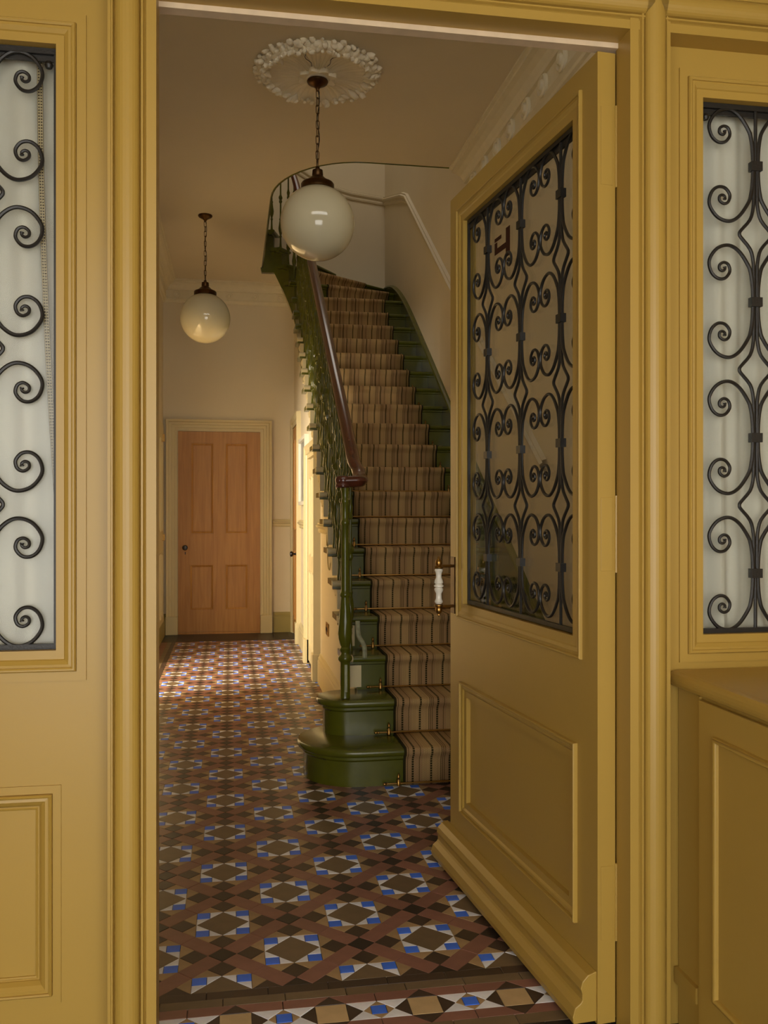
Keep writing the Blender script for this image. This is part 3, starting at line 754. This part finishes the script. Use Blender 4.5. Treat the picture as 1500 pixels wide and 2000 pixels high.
for k in range(NST):
    p0, d0, n0 = line(k); p1, d1, n1 = line(k+1)
    q0, q1 = outer(p0, d0), outer(p1, d1)
    zt = (k+1)*R_; ov = .065
    if k == 0:
        c = (.555, 4.085); rn, rr_ = .262, .232
        arcn = arc(c[0], c[1], rn, PI*1.5, PI*.62, 22); arcr = arc(c[0], c[1], rr_, PI*1.5, PI*.62, 22)
        front, frontr, back = [(XO, c[1]-rn)], [(XO, c[1]-rr_)], [(.60, 4.34), (XO, 4.34)]
    elif k == 1:
        c = (.535, 4.205); rn, rr_ = .145, .112
        arcn = arc(c[0], c[1], rn, PI*1.5, PI*.62, 18); arcr = arc(c[0], c[1], rr_, PI*1.5, PI*.62, 18)
        front, frontr, back = [(XO, c[1]-rn)], [(XO, c[1]-rr_)], [(.60, 4.36), (XO, 4.36)]
    if k < 2:
        def ringpoly(r): return [(XO, c[1]-r)]+arc(c[0], c[1], r, PI*1.5, PI*.62, 22)+back
        rs = [(rn-.012, zt), (rn-.004, zt-.003), (rn, zt-.010), (rn, zt-.022), (rn-.005, zt-.030), (rn-.014, zt-.034), (rr_+.010, zt-.036), (rr_+.010, zt-.046), (rr_+.004, zt-.052), (rr_, zt-.056)]
        L = [ringpoly(r) for r, z in rs]; n = len(L[0]); m = MB(); vs = []
        for (r, z), pl in zip(rs, L): vs += [(x, y, z) for x, y in pl]
        m.add(vs, [(i*n+j, i*n+(j+1) % n, i*n+n+(j+1) % n, i*n+n+j) for i in range(len(rs)-1) for j in range(n)], True)
        m.add(vs[:n], [list(range(n))]); m.build('tread', 'green', stairs)
        m = MB(); m.prism(ringpoly(rr_), k*R_-.004, zt-.052, smooth=True); m.build('riser', 'green', stairs)
        continue
    # tread with a rounded nosing returned over the string
    def row(off, z, extra):
        a = p0-n0*off-d0*extra if True else p0
        return a, q0-n0*off
    m = MB(); vs = []
    prof = [(-.03, 0), (.018, 0), (.024, -.004), (.027, -.012), (.024, -.022), (.016, -.028), (.006, -.030), (.006, -.040), (0, -.044), (-.03, -.044)]
    for off, dz in prof:
        a = p0-n0*off-d0*ov; b = q0-n0*off
        vs += [(a.x, a.y, zt+dz), (b.x, b.y, zt+dz)]
    n = len(prof)
    m.add(vs, [(2*i, 2*i+1, (2*i+3) % (2*n), (2*i+2) % (2*n)) for i in range(n)], True)
    m.add([vs[2*i] for i in range(n)], [list(range(n))]); m.add([vs[2*i+1] for i in range(n)], [list(range(n))])
    e = -.02
    pl = [p0-n0*e-d0*ov, q0-n0*e]
    if abs(q0.x-XO) < 1e-4 and abs(q1.y-YO) < 1e-4: pl.append(Vector((XO, YO)))
    pl += [q1+n1*.02, p1+n1*.02-d1*ov]
    m.prism([(p.x, p.y) for p in pl], zt-.03, zt-.0002)
    m.build('tread', 'green', stairs)
    m = MB(); pr_ = [p0-d0*.0, q0, q0+n0*.02, p0+n0*.02]
    m.prism([(p.x, p.y) for p in pr_], k*R_-.03, zt-.03); m.build('riser', 'green', stairs)
    # scrolled bracket under the tread end (painted cream)
    if k < 16:
        bk = [(0, -.045), (.20, -.045), (.20, -.06), (.16, -.065), (.13, -.085), (.10, -.088), (.08, -.075), (.06, -.088), (.045, -.12), (.02, -.135), (0, -.15)]
        m = MB(); m.prism([(p0.y-.005+a, zt+b) for a, b in bk], p0.x-.042, p0.x+.02, lambda a, b, h: (h, a, b))
        m.build('bracket', 'trimcream', stairs)
        # cream return capping the tread end
        m = MB(); cp = [(-.03, .001), (.018, .001), (.025, -.003), (.0285, -.012), (.025, -.023), (.016, -.0295), (-.03, -.0295)]
        m.prism([(p0.y-a, zt+b) for a, b in cp]+[], p0.x-.069, p0.x-.022, lambda a, b, h: (h, a, b), True)
        m.build('nosing_return', 'trimcream', stairs)
# cut string: face following the steps, sloping underside
def string_strip(ka, kb, m_, name, off, th):
    m = MB(); N = int((kb-ka)*6); vs = []
    for i in range(N+1):
        k = ka+(kb-ka)*i/N; p, t = S_(k); nr = Vector((-t.y, t.x))
        top = math.floor(k+1e-6)*R_+.13; bot = k*R_-.20
        if 21.2 < k < 22.95: bot = min(bot, ZC-.045)
        a = p+nr*off; b = p+nr*(off-th)
        top = max((math.floor(k+1e-6)+1)*R_-.035, bot+.02)
        vs += [(a.x, a.y, bot), (a.x, a.y, top), (b.x, b.y, top), (b.x, b.y, bot)]
    fs = [(4*i+j, 4*i+(j+1) % 4, 4*i+4+(j+1) % 4, 4*i+4+j) for i in range(N) for j in range(4)]
    m.add(vs, fs); m.add(vs[:4], [(0, 1, 2, 3)]); m.add(vs[-4:], [(0, 1, 2, 3)])
    return m.build(name, m_, stairs)
string_strip(2.3, 15.5, 'trimcream', 'cut_string', .004, .03)
string_strip(15.5, NST-.1, 'green', 'winder_string', .02, .05)
# cream soffit bead under the winder string
m = MB(); m.tube([(*(S_(15+.25*i)[0]+Vector((-S_(15+.25*i)[1].y, S_(15+.25*i)[1].x))*.016), (15+.25*i)*R_-.205) for i in range(25)], .008, 8); m.build('soffit_bead', 'trimcream', stairs)
# soffit below the winders
m = MB(); vs = []
N = 40
for i in range(N+1):
    k = 14+(NST-14-.1)*i/N; p, d, n_ = line(k); q = outer(p, d); z = k*R_-.195
    vs += [(p.x, p.y, z), (q.x, q.y, z)]
m.add(vs, [(2*i, 2*i+1, 2*i+3, 2*i+2) for i in range(N)], True); m.build('soffit', 'cream', stairs)
# wall string (skirting climbing the walls)
def wall_skirt(path3, inward, hgt):
    m = MB(); vs = []; pr = [(0, -hgt), (.026, -hgt), (.026, -.03), (.034, -.026), (.036, -.014), (.030, -.004), (.014, 0), (0, 0)]
    for i, p in enumerate(path3):
        nn = inward[i]
        vs += [(p[0]+nn[0]*a, p[1]+nn[1]*a, p[2]+b) for a, b in pr]
    n = len(pr)
    m.add(vs, [(i*n+j, i*n+(j+1) % n, i*n+n+(j+1) % n, i*n+n+j) for i in range(len(path3)-1) for j in range(n)], False)
    m.add(vs[:n], [list(range(n))]); m.add(vs[-n:], [list(range(n))])
    return m.build('wall_string', 'green', stairs)
wp = cr([(XR, 3.80, .30), (XR, 4.4, .70), (XR, 5.4, 1.37), (XR, 6.2, 1.915), (XR, 7.2, 2.60), (XR, 7.9, 3.06), (XR, 8.4, 3.31), (XR, 8.8, 3.43), (XR, YSB-.002, 3.46)], 4)
wall_skirt([tuple(p) for p in wp], [(-1, 0)]*len(wp), .42)
wp = cr([(XR, YSB, 3.46), (1.3, YSB, 3.48), (1.0, YSB, 3.53), (.7, YSB, 3.60), (.3, YSB, 3.80), (-.3, YSB, 4.15), (-1, YSB, 4.6)], 4)
wall_skirt([tuple(p) for p in wp], [(0, -1)]*len(wp), .45)

# balusters: cast iron, twisted foot bulb, leaf collars and fluted shaft
def baluster_mesh(h, sc=1.0, worn=False):
    m = MB()
    pr = [(.012, 0), (.012, .02), (.010, .03), (.008, .06), (.0075, .10), (.011, .105), (.012, .112), (.008, .118), (.010, .13), (.0165, .155), (.018, .18), (.015, .215), (.010, .25), (.0125, .255), (.0135, .262), (.009, .268), (.0075, .30), (.0072, .40), (.012, .405), (.0155, .415), (.011, .428), (.016, .44), (.017, .452), (.010, .468), (.0075, .48), (.007, .58), (.0115, .585), (.0135, .595), (.0095, .605), (.0125, .62), (.0145, .635), (.009, .655), (.007, .67), (.0065, .76), (.011, .766), (.0125, .776), (.008, .786), (.007, .82), (.007, 1.0)]
    pr2 = []
    for r, z in pr:
        zz = z if z < .82 else z
        pr2.append((r*sc, zz/.86*h if z < .86 else h))
    def fn(r, z, a):
        t = z/h*.86
        if .125 < t < .245: return r*(1+.13*sin(4*a+t*70))
        if .40 < t < .465 or .58 < t < .655: return r*(1+.16*sin(6*a+t*30))
        return r
    m.lathe(pr2, 12, fn=fn)
    return m.mesh('baluster', 'green')
BM = baluster_mesh(.84)
RAILH = .895
for k2 in range(4, 2*NST-1):
    k = k2/2+.16
    if k < 2.4 or (k > K1+.4 and k2 % 2): continue
    p, t = S_(k); z = math.floor(k)*R_+R_
    nr = Vector((-t.y, t.x)); p = p+nr*.012
    zr = k*R_+R_+RAILH-.02+.105*R_/G_*0
    o = link('baluster', BM, stairs); o.location = (p.x, p.y, z-.004); o.scale = (1, 1, (zr-z)/.84)
    o.rotation_euler = (0, 0, rnd.uniform(0, 3))
# newel
m = MB()
NH = 1.305-2*R_
npf = [(.024, 0), (.0225, .012), (.0225, .165), (.024, .168), (.031, .176), (.034, .186), (.031, .196), (.022, .203), (.020, .212), (.024, .222), (.026, .230), (.020, .238), (.024, .25), (.031, .275), (.033, .30), (.030, .36), (.025, .41), (.0205, .45), (.019, .468), (.024, .474), (.0255, .482), (.021, .490), (.0185, .50), (.018, .72), (.0165, .80), (.020, .806), (.021, .815), (.017, .824), (.0155, .84), (.015, .90), (.018, .905), (.019, .915), (.015, .925), (.017, .95), (.022, NH)]
def nfn(r, z, a):
    if .245 < z < .46: return r*(1+.07*sin(6*a+z*42))
    if z < .166: return r*(1-.03*cos(8*a))
    if .5 < z < .8: return r*(1+.04*sin(10*a))
    return r
m.lathe(npf, 28, (.52, 4.15, 2*R_-.003), nfn)
nw = m.build('newel_post', 'green', stairs)
m = MB(); m.box(.515, .527, 4.1262, 4.129, 2*R_+.03, 2*R_+.155); m.build('worn_paint', 'greenworn', nw)
# worn iron stay at the foot of the first step baluster
m = MB(); st = cr([(.600, 4.40, .60), (.600, 4.385, .565), (.612, 4.365, .53), (.632, 4.355, .50), (.637, 4.352, .46), (.637, 4.352, 3*R_-.03)], 5)
st = cr([(.603, 4.318, .66), (.603, 4.312, .62), (.608, 4.306, .585), (.628, 4.303, .55), (.634, 4.303, .52), (.634, 4.303, 3*R_-.006)], 5)
m.tube([tuple(p) for p in st], .0115, 8); m.build('stay', 'greenworn', stairs)
# handrail with its turned-out end
path = [(.492, 4.150, 1.326), (.53, 4.145, 1.326), (.572, 4.143, 1.328), (.595, 4.158, 1.330), (.603, 4.20, 1.336), (.605, 4.26, 1.352), (.605, 4.32, 1.385)]
k = 2.25
while k < NST-.3:
    p, t = S_(k); nr = Vector((-t.y, t.x)); p = p+nr*.006; path.append((p.x, p.y, k*R_+R_+RAILH)); k += .5
path = [tuple(p) for p in cr(path, 3)]
rp = [(.033*cos(a) if sin(a) > -.2 else .025*cos(a), .027*sin(a)) for a in [2*PI*i/16 for i in range(16)]]
def rmap(p, t, a, b):
    sd = Vector((t.y, -t.x, 0)); sd = sd.normalized() if sd.length > 1e-6 else Vector((1, 0, 0))
    u = sd.cross(t).normalized(); return p+sd*a+u*b
m = MB(); m.sweep(path, rp, rmap, True); hr = m.build('handrail', 'rail', stairs)
m = MB(); m.lathe([(0, -.028), (.030, -.028), (.036, -.022), (.036, -.014), (.033, -.009), (.037, .002), (.037, .012), (.030, .024), (.016, .028), (0, .029)], 28, (.510, 4.150, 1.326)); m.build('rail_end', 'rail', hr)

# ------------------------------------------------------------------ runner and rods
PV = Vector((.35, 8.07))
def run_line(k):
    if k <= 18: yk = line(k)[0].y; return Vector((.735, yk)), Vector((1.375, yk)), Vector((0, 1))
    a = math.radians(min((k-18)*18.2, 90)); d = Vector((cos(a), sin(a))); p, _, _ = line(k)
    q = outer(p, d); tot = (q-p).length; mid = tot*.5 if k > 19.5 else .78
    a0 = p+d*.15*(1) ; ln = min(.66, tot-.3)
    s0 = .30 if k <= 20 else .22
    return p+d*s0, p+d*(s0+.64), Vector((-sin(a), cos(a)))
m = MB(); vs = []; uvs = []; NU = 4; v = 0; prev = None
th = .007
for k in range(21):
    l0, r0, n0 = run_line(k); l1, r1, n1 = run_line(k+1); zt = (k+1)*R_; zb = k*R_
    rows = [(l0-n0*th, r0-n0*th, zb+.004), (l0-n0*(th+.002), r0-n0*(th+.002), zt-.055), (l0-n0*.016, r0-n0*.016, zt-.038), (l0-n0*.030, r0-n0*.030, zt-.026), (l0-n0*.0355, r0-n0*.0355, zt-.012), (l0-n0*.031, r0-n0*.031, zt+.001), (l0-n0*.020, r0-n0*.020, zt+th), (l1-n1*.010, r1-n1*.010, zt+th)]
    if k < 2:   # bull-nosed steps stand a little proud
        sh = [(0, (.262-.232)), ][0][1]
        f = (4.085-.232) if k == 0 else (4.205-.112)
        dy = f-(Y0+k*G_)-.007
        rows = [(a+Vector((0, dy)), b+Vector((0, dy)), z) if i < 7 else (a, b, z) for i, (a, b, z) in enumerate(rows)]
    for (a, b, z) in rows:
        mid = (a+b)/2
        if prev is not None: v += (Vector((mid.x, mid.y, z))-prev).length
        prev = Vector((mid.x, mid.y, z))
        for i in range(NU+1):
            p = a.lerp(b, i/NU); vs.append((p.x, p.y, z)); uvs.append((.64*i/NU, v))
n = NU+1; nr_ = len(vs)//n
m.add(vs, [(j*n+i, j*n+i+1, j*n+n+i+1, j*n+n+i) for j in range(nr_-1) for i in range(NU)], True); m.uv = 1
me = m.mesh('stair_runner', 'runner'); ul = me.uv_layers.new(name='UVMap')
for lp in me.loops: ul.data[lp.index].uv = uvs[lp.vertex_index]
run = link('stair_runner', me); tag(run, 'olive and pink striped herringbone runner climbing the green stairs', 'carpet')
sd = run.modifiers.new('thickness', 'SOLIDIFY'); sd.thickness = .006; sd.offset = -1 if me.polygons[0].normal.y < 0 else 1

ORD = 'first second third fourth fifth sixth seventh eighth ninth tenth eleventh twelfth thirteenth fourteenth fifteenth sixteenth seventeenth eighteenth nineteenth'.split()
rodm = MB(); rodm.tube([(.665, 0, 0), (1.445, 0, 0)], .0045, 8); RM = rodm.mesh('rod', 'brass')
bkm = MB(); bkm.lathe([(.0, -.012), (.008, -.010), (.009, .006), (.005, .012), (.0045, .024), (.0075, .028), (.005, .036), (.0, .046)], 10); bkm.box(-.008, .008, 0, .012, -.010, .014); BK = bkm.mesh('bracket', 'brass')
fnm = MB(); fnm.lathe([(.0045, 0), (.0075, .002), (.0075, .005), (.004, .007), (.0065, .013), (.005, .019), (0, .023)], 10); FN = fnm.mesh('finial', 'brass')
for k in range(19):
    f = (4.085-.232) if k == 0 else (4.205-.112) if k == 1 else line(k)[0].y
    r = empty('stair_rod', (0, f-(.024 if k < 2 else .017), k*R_+.014)); tag(r, 'brass stair rod at the foot of the %s riser' % ORD[k], 'stair rod', 'brass rods holding the stair runner')
    link('rod', RM, r)
    for x in (.712, 1.398):
        b = link('bracket', BK, r); b.location = (x, 0, 0)
    for x, s in ((.665, -1), (1.445, 1)):
        b = link('finial', FN, r); b.location = (x, 0, 0); b.rotation_euler = (0, s*PI/2, 0)

# ------------------------------------------------------------------ pendants and ceiling rose
def pendant(x, y, label, rose):
    zt = ZC-(.055 if rose else 0)
    r = empty('pendant_lamp', (x, y, ZC)); tag(r, label, 'pendant lamp', 'opal globe pendants in the hall')
    z0 = zt-ZC
    MB().lathe([(0, z0), (.052, z0), (.054, z0-.006), (.050, z0-.014), (.040, z0-.020), (.020, z0-.030), (.010, z0-.040), (.008, z0-.052), (0, z0-.052)], 24).build('canopy', 'oldbrass', r)
    gz = -.775; gr = .187
    top = gz+gr
    MB().lathe([(.004, top+.098), (.010, top+.096), (.012, top+.086), (.026, top+.080), (.028, top+.055), (.026, top+.050), (.032, top+.046), (.048, top+.032), (.062, top+.022), (.078, top+.016), (.084, top+.008), (.084, top-.016), (.078, top-.020)], 28).build('gallery', 'oldbrass', r)
    pr = [(.0, gz-gr)]+[(gr*sin(PI*i/28), gz-gr*cos(PI*i/28)) for i in range(1, 26)]+[(.076, gz+gr*.915), (.076, gz+gr*.95)]
    MB().lathe(pr, 40).build('globe', 'globe', r)
    lk = MB(); L, wd = .021, .0085
    ring = [(wd*cos(a), 0, (L-wd)*(1 if sin(a) >= 0 else -1)+wd*sin(a)) for a in [2*PI*i/14 for i in range(14)]]
    lk.tube(ring, .0021, 6, closed=True); lm = lk.mesh('chain_link', 'oldbrass')
    za, zb = z0-.05, top+.098; n = int((za-zb)/.0365); st = (za-zb)/n
    for i in range(n):
        o = link('chain_link', lm, r); o.location = (rnd.uniform(-.001, .001), 0, za-st*(i+.5)); o.rotation_euler = (0, 0, .35+(PI/2)*(i % 2)); o.scale = (1, 1, st/.0365*1.02)
    MB().tube([(.004+.006*sin(i*.9), .002, za+(zb-za)*i/14) for i in range(15)], .0022, 6).build('flex', 'blackknob', r)
    return r
pendant(.43, 4.55, 'opal glass globe pendant hanging from the plaster ceiling rose', True)
pendant(-.193, 6.92, 'opal glass globe pendant hanging from plain ceiling before the stripped door', False)
ros = MB()
def rfn(r, z, a):
    if .10 < r < .27: return r
    return r
pr = [(0, -.052), (.05, -.053), (.058, -.050), (.064, -.038), (.09, -.030), (.13, -.024), (.18, -.022), (.23, -.026), (.262, -.036), (.276, -.038), (.288, -.030), (.292, 0)]
n = 144; vs = []
for r, z in pr:
    for i in range(n):
        a = 2*PI*i/n; dz = 0
        if .08 < r < .27: dz = .0042*(1 if i % 3 == 0 else -.5)+.003*sin(a*12)
        vs.append((r*cos(a), r*sin(a), z+dz))
ros.add(vs, [(i*n+k, i*n+(k+1) % n, i*n+n+(k+1) % n, i*n+n+k) for i in range(len(pr)-1) for k in range(n)], True)
rose = ros.build('ceiling_rose', 'rosewhite'); rose.location = (.43, 4.55, ZC); tag(rose, 'cream plaster ceiling rose with curling leaf border above the front pendant', 'ceiling rose')
lf = MB()
lp_ = [(0, 0), (.4, .55), (.75, .85), (1, .75), (1.15, .35), (1.05, 0)]
vs = []; nn = 8
for j in range(9):
    t = j/8; a = PI*t
    for i in range(nn):
        b = 2*PI*i/nn
        vs.append((.022*sin(a)*cos(b)*(1+.25*sin(3*b+j)), .018*sin(a)*sin(b), .017*cos(a)))
lf.add(vs, [(j*nn+i, j*nn+(i+1) % nn, j*nn+nn+(i+1) % nn, j*nn+nn+i) for j in range(8) for i in range(nn)], True)
LM = lf.mesh('leaf', 'rosewhite')
for ringr, cnt, s0, zz in ((.292, 44, 1.0, -.020), (.262, 38, .95, -.037), (.275, 40, .7, -.048), (.310, 36, .75, -.010)):
    for i in range(cnt):
        a = 2*PI*(i+rnd.uniform(-.25, .25))/cnt; rr2 = ringr+rnd.uniform(-.008, .008)
        o = link('leaf', LM, rose); o.location = (rr2*cos(a), rr2*sin(a), zz+rnd.uniform(-.004, .004))
        s = s0*rnd.uniform(.8, 1.3); o.scale = (s*rnd.uniform(.7, 1.3), s*rnd.uniform(.6, 1.2), s*rnd.uniform(.7, 1)); o.rotation_euler = (rnd.uniform(-.6, .6), rnd.uniform(-.6, .6), a+rnd.uniform(-.5, .5))
for i in range(8):
    a = 2*PI*(i+.5)/8
    m = MB(); pl = []
    for t in range(9):
        w = PI*t/8; pl.append((.058+.042*sin(w), -.03+.06*t/8))
    m.add([(cos(a)*r-sin(a)*s, sin(a)*r+cos(a)*s, -.048-.006*sin(PI*q/8)) for q, (r, s) in enumerate(pl)]+[(cos(a)*r-sin(a)*s, sin(a)*r+cos(a)*s, -.030) for r, s in pl], [list(range(9))]+[(i_, i_+1, 9+i_+1, 9+i_) for i_ in range(8)])
    m.build('petal', 'rosewhite', rose)
for a0 in (-1.95, -1.25):                       # cracks between the casting's leaves
    m = MB(); pts = [(r*cos(a0+.05*sin(r*60)), r*sin(a0+.05*sin(r*60)), -.0265-.0035) for r in [.095+.02*i for i in range(8)]]
    m.tube(pts, .0016, 5); m.build('crack', 'blackknob', rose)

# ------------------------------------------------------------------ small things on the walls
pic = empty('picture_frame', (XS, 7.6, 1.53)); tag(pic, 'white framed picture on the wall under the stairs', 'picture')
m = MB(); m.ring((-.34, .34, -.285, .285), [(0, 0), (0, .035), (.03, .035), (.034, .02), (.034, .0)], lambda a, b, h: (-h, a, b)); m.build('frame', 'white_frame', pic)
MB().box(-.012, 0, -.31, .31, -.255, .255).build('picture_sheet', 'picture', pic)
so = empty('wall_socket', (XS, 5.80, .43)); tag(so, 'brass double socket low on the wall under the stairs', 'socket')
bevel(MB().box(-.008, 0, -.07, .07, -.04, .04).build('face_plate', 'brass', so), .003)
for yy in (-.03, .03): MB().box(-.010, -.007, yy-.008, yy+.008, -.012, .012).build('socket_hole', 'blackknob', so)
hk = empty('cable_hooks', (XS, 5.60, .93)); tag(hk, 'thin looped cable hanging on two clips beside the cupboard casing', 'cable')
m = MB()
m.tube([tuple(p) for p in cr([(-.006, .16, .075), (-.006, .16, -.03), (-.006, .13, -.085), (-.006, .07, -.11), (-.006, .02, -.085), (-.006, 0, -.04), (-.006, 0, .06)], 5)], .003, 6); m.build('cable', 'olivetrim', hk)
for yy, z0 in ((.16, .04), (0, .02)): MB().box(-.014, 0, yy-.006, yy+.006, z0, z0+.07).build('clip', 'olivetrim', hk)
